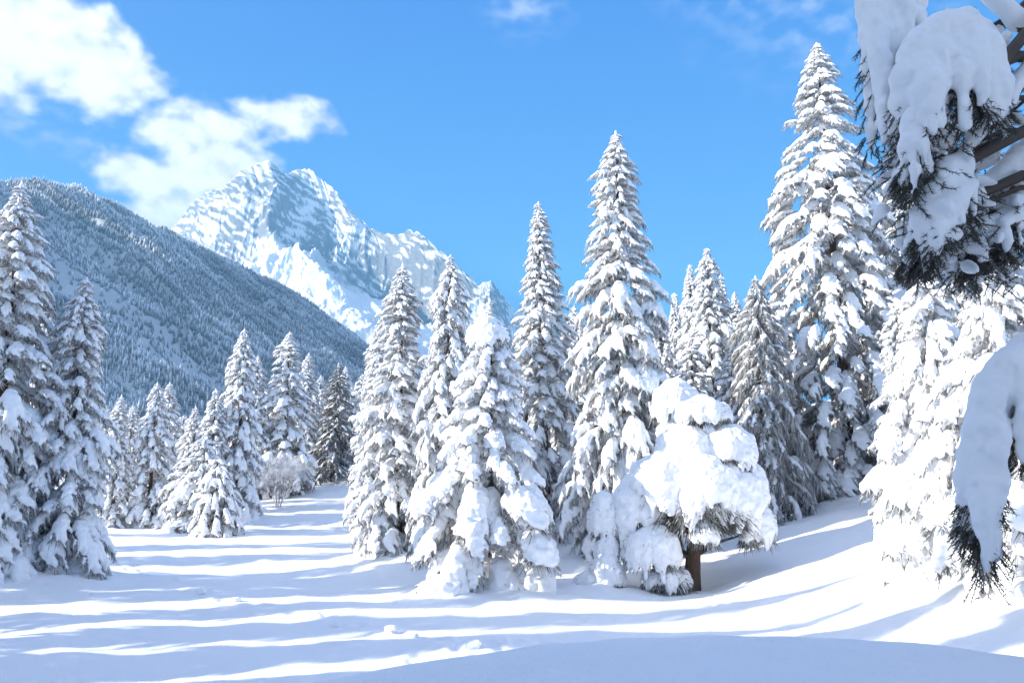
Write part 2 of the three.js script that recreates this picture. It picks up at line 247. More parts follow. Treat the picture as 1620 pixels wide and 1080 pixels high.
function mountain(name, label, crest, { drop, foot, nu, nv, seed, face }) {
  const pos = [], idx = [], V = [];
  const hAt = (i, j) => {
    const u = i / nu, v = lerp(-0.12, 1, (j / nv)), p = interp(crest, u), k = p[0];
    const q = Math.max(0, v), back = Math.min(0, v);
    const w = fbm(k / 420 + seed, q * 2.4, 3), s = u * crest.length * 62;        // s: metres along the crest
    const fx = face[0] + 0.22 * (u - 0.45), fz = Math.sqrt(1 - fx * fx), x = p[0] + fx * drop * v + 70 * w * sstep(0, 0.3, q), z = p[2] + fz * drop * v;
    // a steep upper wall, an apron below it
    const wall = lerp(0.2, 0.4, sstep(0.28, 0.75, u)) + 0.03 * fbm(s / 160, 3.3, 3), low = 1.55 * wall;
    let y = p[1] - (p[1] - foot) * (q < wall ? 1.55 * q : low + (q - wall) * (1 - low) / (1 - wall)) + back * 900;
    const a = sstep(0, 0.22, q), soft = lerp(1, 0.22, sstep(wall - 0.04, wall + 0.2, q));
    const wx = 80 * fbm(x / 300 + 4, z / 300 + seed, 3), wz = 80 * fbm(x / 300 + 40, z / 300 + 9, 3);
    const R = ridged((x + wx) / 310 + seed, (z + wz) / 310, 6), R2 = ridged((x + wz * 0.4) / 84 + seed, (z + wx * 0.4) / 84 + y / 300, 5);
    y += ((R - 0.7) * 230 * a + (R2 - 0.55) * 52 * a) * soft + 17 * fbm(x / 36, z / 36 + y / 50, 4) * a * lerp(1, 0.45, 1 - soft);
    y += 9 * noise2(k / 26 + seed, 4) * (1 - a) + 5 * noise2(k / 11, 9 + seed) * (1 - a);
    return [x, y, z, q, R, u];
  };
  for (let j = 0; j <= nv; j++) for (let i = 0; i <= nu; i++) { const p = hAt(i, j); pos.push(p[0], p[1], p[2]); V.push(p); }
  for (let j = 0; j < nv; j++) for (let i = 0; i < nu; i++) { const a = j * (nu + 1) + i; idx.push(a, a + nu + 1, a + 1, a + 1, a + nu + 1, a + nu + 2); }
  const g = geom(pos, idx), N = g.attributes.normal, col = [];
  V.forEach((p, n) => {                                                // bare rock where it is steep or stands out in ledges, snow elsewhere
    const ny = N.getY(n), [x, y, z, q, R] = p;
    const w0 = fbm(x / 110, y / 110 + z / 300, 3), strata = Math.sin((y * 0.9 + x * 0.5 + 95 * fbm(x / 170, y / 170 + z / 400, 4)) / 7.5), speck = fbm((x * 0.78 - y * 0.62 + 30 * w0) / 62, (x * 0.62 + y * 0.78 + 40 * w0) / 13, 4) * 1.6, patch = fbm(x / 190 + 8, y / 150 + z / 210, 3);
    let rock = sstep(0.02, 0.3, (0.6 - ny) * 0.8 + 0.1 * strata + 0.46 * speck + 0.62 * patch + 0.01) * 0.95;
    rock *= 1 - 0.9 * sstep(-0.03, 0.08, q - lerp(0.2, 0.4, sstep(0.28, 0.75, p[5])) - 0.05 * fbm(x / 90, z / 90, 3));
    const t = 0.8 + 0.4 * noise2(x / 20, y / 7), wood = 0;
    col.push(lerp(0.86, 0.155 * t, rock), lerp(0.87, 0.165 * t, rock), lerp(0.885, 0.185 * t, rock));
  });
  g.setAttribute('color', new THREE.Float32BufferAttribute(col, 3));
  const m = part(numbered(name), g, M.rock, scene); m.userData.kind = 'structure'; if (label) m.userData.label = label; shade(m); return m;
}
mountain('mountain', 'rocky snow-covered peak rising behind the wooded hillside', [[-2100, 800, -3500], [-1823.4, 870, -3500], [-1638.8, 980, -3500], [-1516.2, 1030, -3500], [-1463.5, 1085, -3500], [-1409.5, 1150, -3480], [-1329.7, 1197, -3460], [-1271.5, 1213.4, -3450], [-1223.5, 1250.0, -3450], [-1185.6, 1303, -3470], [-1137.4, 1333, -3490], [-1085.2, 1356, -3500], [-1056.3, 1336, -3520], [-1032.5, 1311, -3540], [-995.6, 1326.5, -3560], [-961.5, 1339.2, -3570], [-924.3, 1342.2, -3570], [-886.3, 1308.6, -3560], [-848.6, 1278.2, -3550], [-789.2, 1223.3, -3520], [-732.1, 1146.6, -3500], [-679.3, 1091.1, -3480], [-617.2, 1030.6, -3450], [-553.6, 993.4, -3400], [-478.8, 970.6, -3350], [-422.1, 981.0, -3320], [-366.7, 950.7, -3300], [-311.8, 899.4, -3280], [-268.1, 856.7, -3260], [-225.1, 809.4, -3240], [-177.6, 762.8, -3220], [-151.0, 716.9, -3200], [-130.4, 645.1, -3200], [-99.8, 543.3, -3200], [-24.8, 392.5, -3200], [73.8, 243.9, -3200]],
  { drop: 1350, foot: 120, nu: 640, nv: 400, seed: 2.3, face: [0.7, 0.71] });
mountain('mountain', 'small farther peak at the right foot of the rocky one', [[-600, 600, -4600], [-394.7, 779.8, -4600], [-252.8, 981.2, -4600], [-191.7, 1029.2, -4600], [-126.7, 1058.8, -4600], [-72.3, 999.6, -4600], [-18.0, 933.3, -4600], [36.0, 852.7, -4600], [178.6, 634.9, -4600], [389.2, 349.2, -4600]],
  { drop: 1200, foot: 120, nu: 200, nv: 120, seed: 7.9, face: [0.1, 1] });

// ------------------------------------------------------------------ boughs: one metre long, out along +x, drooping fingers, rime-white needles below, snow on top
function makeBough(seed, o) {
  const r = rng(seed), T = new Twigs(), caps = [], seg = [];
  const main = []; const wig = (r() - 0.5) * 0.16;
  for (let i = 0; i <= 6; i++) { const s = i / 6; main.push([s, o.rise * s - o.droop * s * s, wig * Math.sin(s * 3.1)]); }
  T.tube(main, 0.018, 0.005, BARK, 4);
  const at = (s) => { const q = Math.min(5.999, s * 6), i = Math.floor(q), f = q - i; return [0, 1, 2].map((k) => lerp(main[i][k], main[i + 1][k], f)); };
  const capsOf = (p, q, ra, rb) => caps.push([p[0], p[1] + ra * 0.55, p[2], ra, q[0], q[1] + rb * 0.55, q[2], rb]);
  for (let i = 0; i < 6; i++) { seg.push([main[i], main[i + 1], 1]); const gap = r() < o.gaps; if (i > 0 && !gap) { const f = (s) => o.r * (0.55 + 0.75 * Math.sin(Math.min(1, s * 1.15) * 2.6)) * (0.8 + 0.4 * r()); capsOf(main[i], main[i + 1], f(i / 6), f((i + 1) / 6) * (i === 5 ? 0.6 : 1)); } }
  for (let n = 0; n < o.fingers; n++) {
    const s = 0.18 + 0.78 * (n + r() * 0.7) / o.fingers, side = n % 2 ? 1 : -1, b = at(s), a = side * (0.5 + 0.55 * r()), l = o.spread * (1 - 0.62 * Math.abs(s - 0.42) ** 1.0) * (0.75 + 0.5 * r());
    const pts = []; for (let i = 0; i <= 3; i++) { const q = i / 3; pts.push([b[0] + Math.cos(a) * l * q, b[1] + 0.03 * q - o.hang * l * q * q * (0.7 + 0.6 * r()), b[2] + Math.sin(a) * l * q]); }
    T.tube(pts, 0.008, 0.003, BARK, 3);
    for (let i = 0; i < 3; i++) { seg.push([pts[i], pts[i + 1], 0.8]); if (r() > o.gaps * 1.3 || i === 0) capsOf(pts[i], pts[i + 1], o.r * (0.82 - 0.2 * i) * (0.75 + 0.5 * r()), o.r * (0.66 - 0.2 * i) * (0.75 + 0.5 * r())); }
  }
  const per = o.twigs / seg.length;
  for (const [p, q, w] of seg) for (let n = 0; n < per; n++) {
    const t = r(), x = lerp(p[0], q[0], t), y = lerp(p[1], q[1], t), z = lerp(p[2], q[2], t), l = o.tl * (0.5 + 0.9 * r()), ux = q[0] - p[0], uz = q[2] - p[2], ul = Math.hypot(ux, uz) || 1;
    const sd = (r() - 0.5) * 2, down = -o.fall * (0.35 + 0.9 * r());
    T.add(x, y - 0.005, z, l * (ux / ul * 0.55 - uz / ul * sd * 0.75), l * down, l * (uz / ul * 0.55 + ux / ul * sd * 0.75), o.tw * (0.7 + 0.6 * r()), needleColor(r, o.frost));
  }
  return { needle: T.build(), snow: snowOn(caps, { k: o.r * 0.62, cell: o.cell, rough: o.r * 0.36, freq: 9, seed: seed * 1.7, squash: 0.85 }) };
}
const BASE = { rise: 0.16, droop: 0.5, fingers: 7, spread: 0.42, hang: 0.75, r: 0.092, gaps: 0.15, twigs: 320, tl: 0.19, tw: 0.013, fall: 1.0, frost: 0.7, cell: 0.045 };
const set = (n, seed, o) => [...Array(n).keys()].map((i) => makeBough(seed + i * 13, { ...BASE, ...o, droop: (o.droop ?? BASE.droop) * (0.8 + 0.15 * i) }));
const BOUGHS = {
  near: set(5, 100, {}),
  fat: set(4, 300, { r: 0.125, droop: 0.62, fingers: 7, spread: 0.42, hang: 1.0, gaps: 0.06, tl: 0.2, twigs: 270, frost: 0.55, cell: 0.058 }),
  far: set(4, 500, { cell: 0.075, twigs: 120, tw: 0.024, fingers: 6, r: 0.108, frost: 0.7 }),
  bushy: set(3, 600, { cell: 0.075, twigs: 150, tw: 0.022, r: 0.11, droop: 0.62, hang: 1, frost: 0.4 }),
  dark: set(3, 700, { cell: 0.075, twigs: 170, tw: 0.022, r: 0.05, gaps: 0.35, droop: 0.42, frost: 0.4 }),
  wispy: set(4, 800, { cell: 0.06, twigs: 320, tw: 0.012, tl: 0.24, fall: 1.3, r: 0.055, gaps: 0.25, droop: 0.66, frost: 0.8, fingers: 8, hang: 1.1 }),
};
const trunkGeo = (() => { const g = new THREE.CylinderGeometry(0.12, 1, 1, 9, 6); g.translate(0, 0.5, 0); const p = g.attributes.position; for (let i = 0; i < p.count; i++) { const y = p.getY(i), f = 1 + 0.35 * Math.exp(-y * 30); p.setX(i, p.getX(i) * f); p.setZ(i, p.getZ(i) * f); } g.computeVertexNormals(); const u = g.attributes.uv; for (let i = 0; i < u.count; i++) u.setXY(i, u.getX(i) * 2, u.getY(i) * 6); return g; })();
const tipGeo = snowOn([[0, 0, 0, 0.13, 0.02, 0.35, 0, 0.11], [0.02, 0.45, 0.01, 0.12, 0, 0.62, 0, 0.1], [0, 0.72, 0, 0.09, 0, 0.98, 0, 0.045]], { k: 0.05, cell: 0.06, rough: 0.03, freq: 6 });
const Z = new THREE.Vector3(0, 0, 1), Y = new THREE.Vector3(0, 1, 0);
function conifer(name, label, x, z, top, R, kind, seed, group, y0 = null) {
  const base = H(x, z) - 0.16, h = top - base, r = rng(seed), K = BOUGHS[kind], single = kind === 'near' || kind === 'fat';
  const t = thing(name, label, name.endsWith('pine') ? 'pine' : name.endsWith('conifer') ? 'conifer' : 'spruce tree', x, base, z, group);
  const tr = part('trunk', trunkGeo, M.bark, t), w = 0.011 * h + 0.05; tr.scale.set(w, h * 0.97, w);
  const lists = K.map(() => []), q1 = new THREE.Quaternion(), q2 = new THREE.Quaternion();
  const fat0 = kind === 'bushy', bare = y0 ?? (kind === 'dark' ? 0.12 : single || fat0 ? 0.008 : 0.03), fat = kind === 'fat' || kind === 'bushy';
  const lean = r() * 6.28, load = 0.85 + 0.35 * r(), sag = (r() - 0.5) * 0.24;
  let y = bare * h, ring = 0;
  while (y < h - 0.2) {
    const tt = y / h, prof = R * (fat ? (1 - tt ** 1.7) ** 0.85 * (1.0 - 0.12 * Math.sin(tt * 9 + seed)) : 0.86 * Math.min((1 - tt) ** 0.64, 2.2 * (1 - tt)) * (1 + 0.12 * Math.sin(tt * 17 + seed) + 0.07 * Math.sin(tt * 41 + seed * 2))) + 0.02;
    const bl = fat ? Math.min(1.05, Math.max(0.4, prof * 0.62)) : Math.min(1.2, Math.max(0.15, prof * 0.68)), n = Math.max(4, Math.round(6.283 * prof * 0.78 / (bl * 0.8)));
    const a0 = ring * 1.13 + r() * 2, low = tt < 0.08 ? 0.85 : 1;
    for (let k = 0; k < n; k++) {
      if (r() < 0.07) continue;
      const a = a0 + (k + (r() - 0.5) * 0.8) / n * 6.2832, side = 1 + 0.09 * Math.cos(a - lean) + 0.16 * noise2(a * 1.2 + seed, y * 1.1 / (0.4 + bl));
      const L = bl * (0.72 + 0.55 * r()), reach = prof * low * side * (0.78 + 0.4 * r()), s0 = Math.max(0, reach - L);
      const pitch = (fat ? lerp(-0.5, 0.25, tt ** 1.4) : kind === 'wispy' ? lerp(-0.55, 0.2, tt) : lerp(-0.52, 0.16, tt ** 1.2)) + (r() - 0.5) * 0.44 + sag;
      q1.setFromAxisAngle(Y, a); q2.setFromAxisAngle(Z, pitch); q1.multiply(q2);
      const thick = (0.75 + 0.5 * r()) * (L < 0.5 ? 1.3 : 1) * load, wide = 0.8 + 0.45 * r(), v = Math.floor(r() * K.length);
      const yy = Math.max(0.14 + 0.34 * L, y + Math.sin(pitch) * s0 * 0.55 + (r() - 0.5) * 0.3 * bl);
      lists[v].push(new THREE.Matrix4().compose(new THREE.Vector3(Math.cos(a) * s0, yy, -Math.sin(a) * s0), q1, new THREE.Vector3(L, L * thick, L * wide)));
    }
    if (prof > 0.5) for (let k = 0; k < (single ? 4 : 2); k++) {          // short inner boughs by the trunk
      const a = r() * 6.28, L = bl * (0.5 + 0.25 * r()); q1.setFromAxisAngle(Y, a); q2.setFromAxisAngle(Z, -0.45 + 0.5 * r()); q1.multiply(q2);
      lists[Math.floor(r() * K.length)].push(new THREE.Matrix4().compose(new THREE.Vector3(0, y + bl * 0.3 * r(), 0), q1, new THREE.Vector3(L, L, L)));
    }
    y += Math.max(0.09, bl * (kind === 'wispy' ? 0.34 : fat ? 0.4 : 0.4)) * (0.6 + 0.8 * r()); ring++;
  }
  // of a near tree's boughs those that face the meadow are parts of their own; past 290 the ones behind stay joined
  const hid = K.map(() => []);
  if (single) {
    const all = lists.flatMap((l, v) => l.map((m) => [m, v, m.elements[0] * -x + m.elements[2] * -z])).sort((p, q) => q[2] / q[0].getMaxScaleOnAxis() - p[2] / p[0].getMaxScaleOnAxis());
    lists.forEach((l) => { l.length = 0; }); all.forEach(([m, v], i) => (i < 290 ? lists : hid)[v].push(m));
  }
  K.forEach((b, v) => {
    const joined = single ? hid[v] : lists[v];
    if (single) for (const m of lists[v]) { const br = part('branch', b.needle, M.needles, t); m.decompose(br.position, br.quaternion, br.scale); part('snow_pad', b.snow, M.snow, br); }
    if (joined.length) for (const [nm, g, mt] of [['crown', b.needle, M.needles], ['snow_load', b.snow, M.snow]]) { const im = stuffed(new THREE.InstancedMesh(g, mt, joined.length)); im.name = nm; joined.forEach((m, i) => im.setMatrixAt(i, m)); t.add(im); }
  });
  if (!fat) { const tip = part('snowy_tip', tipGeo, M.snow, t); const s = Math.min(0.95, 0.07 * h); tip.position.y = h - s; tip.scale.set(s * 0.75, s, s * 0.75); tip.rotation.y = seed; }
  t.rotation.set((r() - 0.5) * 0.035, 0, (r() - 0.5) * 0.04); shade(t); return t;
}
// a cushion of snow with a hanging fringe, and the twigs that carry it; sizes in metres
function drape(seed, rx, ry, rz, fringe, cell, { n = 12, lumps = 4, twigs = 150, tl = 0.3, tw = 0.02, frost = 0.3, melt = 0.2 } = {}) {
  const r = rng(seed), c = [], m = Math.min(rx, ry, rz), T = new Twigs();
  const e = Math.max(0.01, rx - m * 0.8), ez = Math.max(0.01, rz - m * 0.8);
  for (let k = 0; k < 5; k++) { const a = k / 5 * 6.28; c.push([Math.cos(a) * e, -ry * 0.15 * r(), Math.sin(a) * ez, m * 0.72, 0, ry - m * 0.8, 0, m * 0.75]); }
  for (let k = 0; k < lumps; k++) { const a = r() * 6.28, q = 0.35 + 0.6 * r(), R = m * (0.3 + 0.25 * r()); const X = Math.cos(a) * rx * 0.75 * q, Zz = Math.sin(a) * rz * 0.75 * q, y = ry * (0.75 - 0.9 * q * q); c.push([X, y, Zz, R, X * 1.08, y - R * 0.7, Zz * 1.08, R * 0.9]); }
  for (let k = 0; k < n; k++) {
    const a = (k + r() * 0.6) / n * 6.28, q = 0.86 + 0.14 * r(), X = Math.cos(a) * rx * q, Zz = Math.sin(a) * rz * q, l = fringe * (0.25 + 0.9 * r()), R = Math.min(0.2, m * 0.28) * (0.7 + 0.6 * r());
    c.push([X * 0.84, ry * 0.1, Zz * 0.84, R * 1.25, X * 0.97, -ry * 0.35 - l * 0.3, Zz * 0.97, R]); c.push([X * 0.97, -ry * 0.35 - l * 0.3, Zz * 0.97, R, X, -ry * 0.45 - l, Zz, R * 0.4]);
  }
  for (let k = 0; k < twigs; k++) { const a = r() * 6.28, q = Math.sqrt(r()) * 1.02, X = Math.cos(a) * rx * q, Zz = Math.sin(a) * rz * q, l = tl * (0.5 + 0.9 * r()); T.add(X, -ry * 0.3 - fringe * r() * 0.75, Zz, Math.cos(a) * l * 0.45 + (r() - 0.5) * l * 0.5, -l * (0.3 + 0.8 * r()), Math.sin(a) * l * 0.45 + (r() - 0.5) * l * 0.5, tw * (0.7 + 0.6 * r()), needleColor(r, frost)); }
  for (let k = 0; k < twigs * 0.35; k++) { const a = r() * 6.28, s = r() * 1.0 - 0.35, q = Math.sqrt(Math.max(0.1, 1 - s * s)), l = tl * (0.35 + 0.4 * r()); T.add(Math.cos(a) * rx * q * 0.9, s * ry, Math.sin(a) * rz * q * 0.9, Math.cos(a) * l, -l * (0.1 + 0.6 * r()), Math.sin(a) * l, tw * 0.8, needleColor(r, frost)); }
  return { snow: snowOn(c, { k: m * melt, cell, rough: m * 0.07, freq: 3.9 / m, seed }), needle: T.build() };
}

// ------------------------------------------------------------------ the trees: [x, z, height of the tip above the meadow, crown radius, kind, label]
const TREES = [
  [-13.63, -22.00, 10.92, 2.30, 'near', 'tall snow-laden spruce cut by the left picture edge'],
  [-12.13, -22.80, 8.40, 1.75, 'near', 'dark-bottomed spruce standing right of the one at the left edge'],
  [-3.90, -28.50, 10.28, 1.97, 'near', 'slim tall spruce at the left front of the central group'],
  [-2.18, -27.00, 10.20, 1.91, 'near', 'spruce with a spindly top between the slim tall spruce and the lumpy rounded one'],
  [3.58, -26.00, 14.16, 2.56, 'near', 'tallest spruce in the centre, standing behind the round pine with the bare trunk'],
  [1.29, -31.00, 13.39, 2.03, 'near', 'tall spruce behind the lumpy rounded conifer, left of the tallest central one'],
  [13.06, -32.00, 20.66, 4.63, 'near', 'tallest spruce of all, on the slope at right against the sky'],
  [-0.56, -21.20, 6.71, 1.76, 'fat', 'lumpy conifer with a ball of snow on top, at the front of the central group'],
  [8.74, -17.00, 7.16, 1.46, 'fat', 'brightly sunlit conifer on the right bank behind the shaded hanging bough'],
  [8.91, -14.50, 7.02, 1.84, 'fat', 'sunlit conifer overloaded with snow at the right picture edge'],
  [-17.21, -30.00, 9.62, 1.04, 'far', 'thin spruce showing between the two big ones at left'],
  [-20.07, -42.00, 6.74, 1.29, 'far', 'small whitened spruce just right of the dark-bottomed spruce'],
  [-23.19, -50.00, 6.76, 1.35, 'far', 'pale spruce tip behind the small trees at left'],
  [-23.06, -47.00, 6.54, 1.19, 'far', 'whitened spruce half hidden behind the dark-bottomed spruce'],
  [-18.67, -43.00, 7.50, 1.79, 'far', 'spruce with a bare snowy trunk foot at the left edge of the meadow'],
  [-20.78, -50.00, 8.23, 1.54, 'far', 'twin-topped companion behind the spruce with the bare trunk foot'],
  [-17.69, -46.00, 6.46, 1.66, 'far', 'broad short spruce between the bare-footed one and the sharp tall one'],
  [-15.60, -43.00, 7.17, 1.55, 'far', 'slender spruce touching the left side of the sharp tall one'],
  [-14.80, -40.00, 4.48, 1.88, 'bushy', 'low bushy conifer weighed down with snow at the left edge of the meadow'],
  [-14.49, -44.00, 10.57, 2.06, 'far', 'sharp tall spruce with long drooping boughs left of the snowy path'],
  [-13.26, -37.50, 3.48, 1.33, 'bushy', 'small snow-hooded conifer just in front of the low bushy one left of the path'],
  [-15.84, -51.00, 10.01, 1.65, 'far', 'spruce peeping out right behind the sharp tall one'],
  [-14.27, -52.00, 11.70, 2.72, 'far', 'broad spruce above the frosted bush left of the path'],
  [-14.39, -57.00, 11.01, 1.97, 'far', 'spruce behind the broad one above the frosted bush'],
  [-14.63, -62.00, 9.97, 1.81, 'far', 'small spruce tip between the broad spruce and the dark one'],
  [-17.55, -60.00, 9.84, 1.62, 'far', 'narrow spruce in the gap left of the broad spruce'],
  [-12.07, -56.00, 10.17, 2.33, 'dark', 'darker spruce with bare black trunk at the end of the path'],
  [-12.94, -64.00, 10.89, 1.72, 'far', 'spruce tip just behind the dark one at the end of the path'],
  [-11.60, -63.00, 10.18, 1.94, 'far', 'spruce closing the far end of the path at right'],
  [-6.30, -38.00, 9.93, 1.67, 'far', 'spruce half hidden behind the slim tall one of the central group'],
  [-8.62, -50.00, 9.87, 1.62, 'far', 'lower spruce left of the central group at the end of the path'],
  [-26.04, -58.00, 6.48, 1.56, 'far', 'distant spruce tip in the gap left of the bare-footed spruce'],
  [-23.96, -60.00, 6.83, 1.62, 'far', 'distant spruce tip in the gap right of the bare-footed spruce'],
  [-21.36, -62.00, 7.67, 1.57, 'far', 'distant spruce tip left behind the sharp tall one'],
  [-15.72, -70.00, 8.27, 1.88, 'far', 'distant spruce at the far end of the path, left of the dark one'],
  [-14.51, -74.00, 8.57, 2.28, 'far', 'distant spruce at the far end of the path, right of the dark one'],
  [-0.96, -36.00, 10.57, 1.30, 'far', 'spruce tip poking out above the snow ball of the lumpy conifer'],
  [-3.43, -34.00, 7.67, 1.41, 'far', 'spruce filling the gap behind the two slim central ones'],
  [2.53, -34.00, 9.82, 2.12, 'far', 'spruce filling the gap left of the tallest central one'],
  [0.56, -36.00, 9.65, 1.97, 'far', 'spruce deep in the central group behind the lumpy conifer'],
  [5.89, -33.00, 7.53, 2.13, 'far', 'spruce right behind the tallest central one'],
  [9.76, -40.00, 14.00, 2.58, 'far', 'pointed white spruce behind the round pine, against the sky'],
  [9.37, -43.00, 13.88, 1.95, 'far', 'spruce tip left beside the pointed white one'],
  [9.25, -46.00, 12.97, 1.63, 'far', 'smallest spruce tip left of the pointed white one'],
  [11.86, -43.00, 12.39, 1.79, 'far', 'spruce tip right beside the pointed white one'],
  [8.95, -29.50, 10.06, 2.20, 'wispy', 'grey wispy conifer with thin drooping twigs right of the round pine'],
  [12.36, -36.00, 9.08, 2.24, 'far', 'spruce between the wispy conifer and the tallest spruce'],
  [17.73, -37.00, 17.25, 3.84, 'far', 'spruce leaning close behind the right side of the tallest spruce'],
  [20.11, -40.00, 15.90, 3.75, 'far', 'spruce behind the hanging boughs at upper right'],
  [17.06, -30.00, 13.43, 3.74, 'far', 'spruce behind the sunlit ones on the right bank'],
  [8.11, -45.00, 12.10, 1.73, 'far', 'low spruce tip between the tallest central one and the pointed white one'],
  [11.90, -46.00, 14.08, 1.84, 'far', 'spruce standing close behind the pointed white one'],
  [13.35, -41.00, 11.55, 1.89, 'far', 'spruce tip between the wispy conifer and the tallest spruce, farther back'],
  [7.64, -35.00, 8.91, 1.78, 'far', 'spruce filling the gap above the round pine'],
  [8.99, -33.00, 8.05, 1.52, 'far', 'spruce just right behind the round pine'],
  [11.97, -25.00, 8.22, 1.38, 'far', 'spruce on the bank between the tallest spruce and the sunlit conifers'],
  [13.79, -24.00, 10.74, 2.03, 'far', 'spruce rising behind the two sunlit conifers on the right bank'],
  [12.47, -20.00, 7.98, 1.54, 'far', 'spruce at the right edge behind the overloaded conifer'],
];
TREES.forEach(([x, z, top, R, kind, label], i) => conifer(kind === 'near' || kind === 'far' || kind === 'dark' ? 'spruce_tree' : 'snowy_conifer', label, x, z, top, R, kind, 1000 + i * 37));
// the stand left of the picture that throws its shadows across the meadow
const STAND = [[-8.6, -1.9, 18, 4.3], [-10.8, -1.2, 14, 3.2], [-13.5, -7.4, 12, 1.6], [-15.5, -9.0, 11.5, 1.5], [-12.4, -9.9, 8.5, 1.3], [-22, -18.6, 12, 1.7], [-14.5, -11.3, 9.5, 1.2], [-18, -12.6, 11.5, 1.6], [-17.5, -14.9, 10, 1.3], [-20, -17.2, 12, 1.8], [-19, -19.6, 9, 1.5], [-24, -21.8, 11, 1.7], [-23, -25.2, 9, 1.5], [-27, -29, 9, 1.6], [-30, -34, 9, 1.6], [-9.5, 3.5, 15, 3.2], [-3.6, 5.2, 15, 3.2], [3.2, 4.6, 15, 3.1], [7.2, -0.8, 14, 3.0], [8.2, -6.2, 10, 2.2]];
STAND.forEach(([x, z, h, R], i) => conifer('spruce_tree', 'snowy spruce of the stand left of the picture, shadowing the meadow', x, z, H(x, z) + h, R, 'far', 4000 + i * 29, 'spruces of the stand left of the picture'));

// ------------------------------------------------------------------ the round pine bowed under cushions of snow
(() => {
  const x = 4.67, z = -22, y = H(x, z) - 0.05, t = thing('snowy_pine', 'round pine with bare brown trunk, buried under big cushions of snow', 'pine', x, y, z);
  const T = new Twigs(); T.tube([[0, -0.2, 0], [0.02, 0.5, 0], [0.08, 1.3, 0.02], [0.06, 2.3, 0], [0.2, 3.4, 0], [0.38, 4.4, 0]], 0.24, 0.07, [1, 1, 1], 12);
  const tg = T.build(); const n = tg.attributes.position, uv = []; for (let i = 0; i < n.count; i++) uv.push(i % 12 / 6, n.getY(i) * 0.8); tg.setAttribute('uv', new THREE.Float32BufferAttribute(uv, 2));
  part('trunk', tg, M.bark, t);
  const C = [[0.42, 4.72, 0, 0.8, 0.42, 0.65, 0.25, 1], [1.05, 3.84, 0.25, 0.66, 0.5, 0.55, 0.5, 1], [-0.1, 3.85, 0.05, 0.8, 0.55, 0.7, 0.6, 1], [-0.75, 3.1, 0.35, 0.85, 0.55, 0.7, 0.9, 2], [0.25, 2.95, 0.75, 0.8, 0.6, 0.55, 0.95, 2], [0.95, 2.75, 0.25, 0.85, 0.6, 0.6, 0.9, 1], [-1.4, 2.35, 0.15, 0.62, 0.75, 0.55, 0.8, 2], [-1.12, 1.3, 0.6, 0.78, 0.46, 0.6, 0.6, 1], [-0.76, 0.5, 0.6, 0.66, 0.28, 0.5, 0.28, 1], [0.16, 1.6, 0.8, 0.39, 0.3, 0.36, 0.26, 1], [1.88, 1.85, 0, 0.34, 0.4, 0.36, 0.62, 1], [1.45, 1.55, 0.2, 0.22, 0.24, 0.24, 0.35, 1], [1.6, 2.75, -0.1, 0.5, 0.65, 0.5, 0.6, 1], [-1.85, 1.7, -0.4, 0.36, 0.4, 0.4, 0.55, 1], [0.3, 2.7, -0.9, 1.3, 0.8, 0.7, 0.6, 3]];
  C.forEach(([X, yy, zz, rx, ry, rz, f, lumps], i) => {
    const d = drape(900 + i * 7, rx * 0.92, ry * 0.92, rz * 0.92, f, 0.055, { n: 9 + Math.round(rx * 10), lumps, twigs: 260 + Math.round(rx * 380), tl: 0.26, tw: 0.013, frost: 0.35, melt: 0.24 });
    const br = new THREE.Group(); br.name = 'branch'; t.add(br);
    const b = new Twigs(); b.tube([[0.06, Math.max(0.9, yy - 0.9), 0], [X * 0.5, yy - 0.25, zz * 0.5], [X, yy - ry * 0.1, zz]], 0.06, 0.02, BARK, 5);
    const limb = part('limb', b.build(), M.needles, br); const nd = part('needles', d.needle, M.needles, br), s = part('snow_pad', d.snow, M.snow, br); nd.position.set(X, yy, zz); s.position.copy(nd.position); nd.rotation.y = s.rotation.y = i * 1.3 * 0;
  });
  const U = new Twigs(), r = rng(44);                                  // brown-green boughs showing under the cushions
  for (let k = 0; k < 1500; k++) { const a = r() * 6.28, q = Math.sqrt(r()) * 1.5, yy = 1.35 + 0.55 * r() + 0.2 * q, l = 0.3 * (0.5 + r()); U.add(0.15 + Math.cos(a) * q, yy, Math.sin(a) * q * 0.9, Math.cos(a) * l * 0.7, -l * (0.2 + 0.7 * r()), Math.sin(a) * l * 0.7, 0.014, needleColor(r, 0.2)); }
  part('crown', U.build(), M.needles, t); shade(t);
})();
// lumps of snow over young trees, and the ball on the lumpy conifer
function lump(name, label, cat, list, seed) {
  const [x, , z] = list[0], y = H(x, z), t = thing(name, label, cat, x, y, z);
  list.forEach(([X, yy, zz, rx, ry, f], i) => { const d = drape(seed + i * 5, rx, ry, rx * 0.85, f, 0.055, { n: 12, lumps: 4, twigs: 130, tl: 0.22, tw: 0.015, frost: 0.35 }); const nd = part('needles', d.needle, M.needles, t), s = part('snow_pad', d.snow, M.snow, t); nd.position.set(X - x, Math.max(yy - y, ry * 0.2), zz - z); s.position.copy(nd.position); });
  const T = new Twigs(); T.tube([[0, -0.2, 0], [0.02, 0.6, 0], [0, 1.5, 0]], 0.05, 0.02, BARK, 6); part('stem', T.build(), M.needles, t); shade(t); return t;
}
lump('snowy_sapling', 'young conifer swallowed by a tall hood of snow, left of the round pine', 'sapling', [[2.38, 1.75, -21.8, 0.37, 0.62, 0.5], [2.45, 1.0, -21.7, 0.3, 0.4, 0.4]], 41);
lump('snowy_sapling', 'squat stump-like sapling under snow at the foot of the tallest central spruce', 'sapling', [[2.4, 0.35, -21.5, 0.42, 0.5, 0.15], [2.0, 0.15, -21.6, 0.4, 0.25, 0.1]], 57);
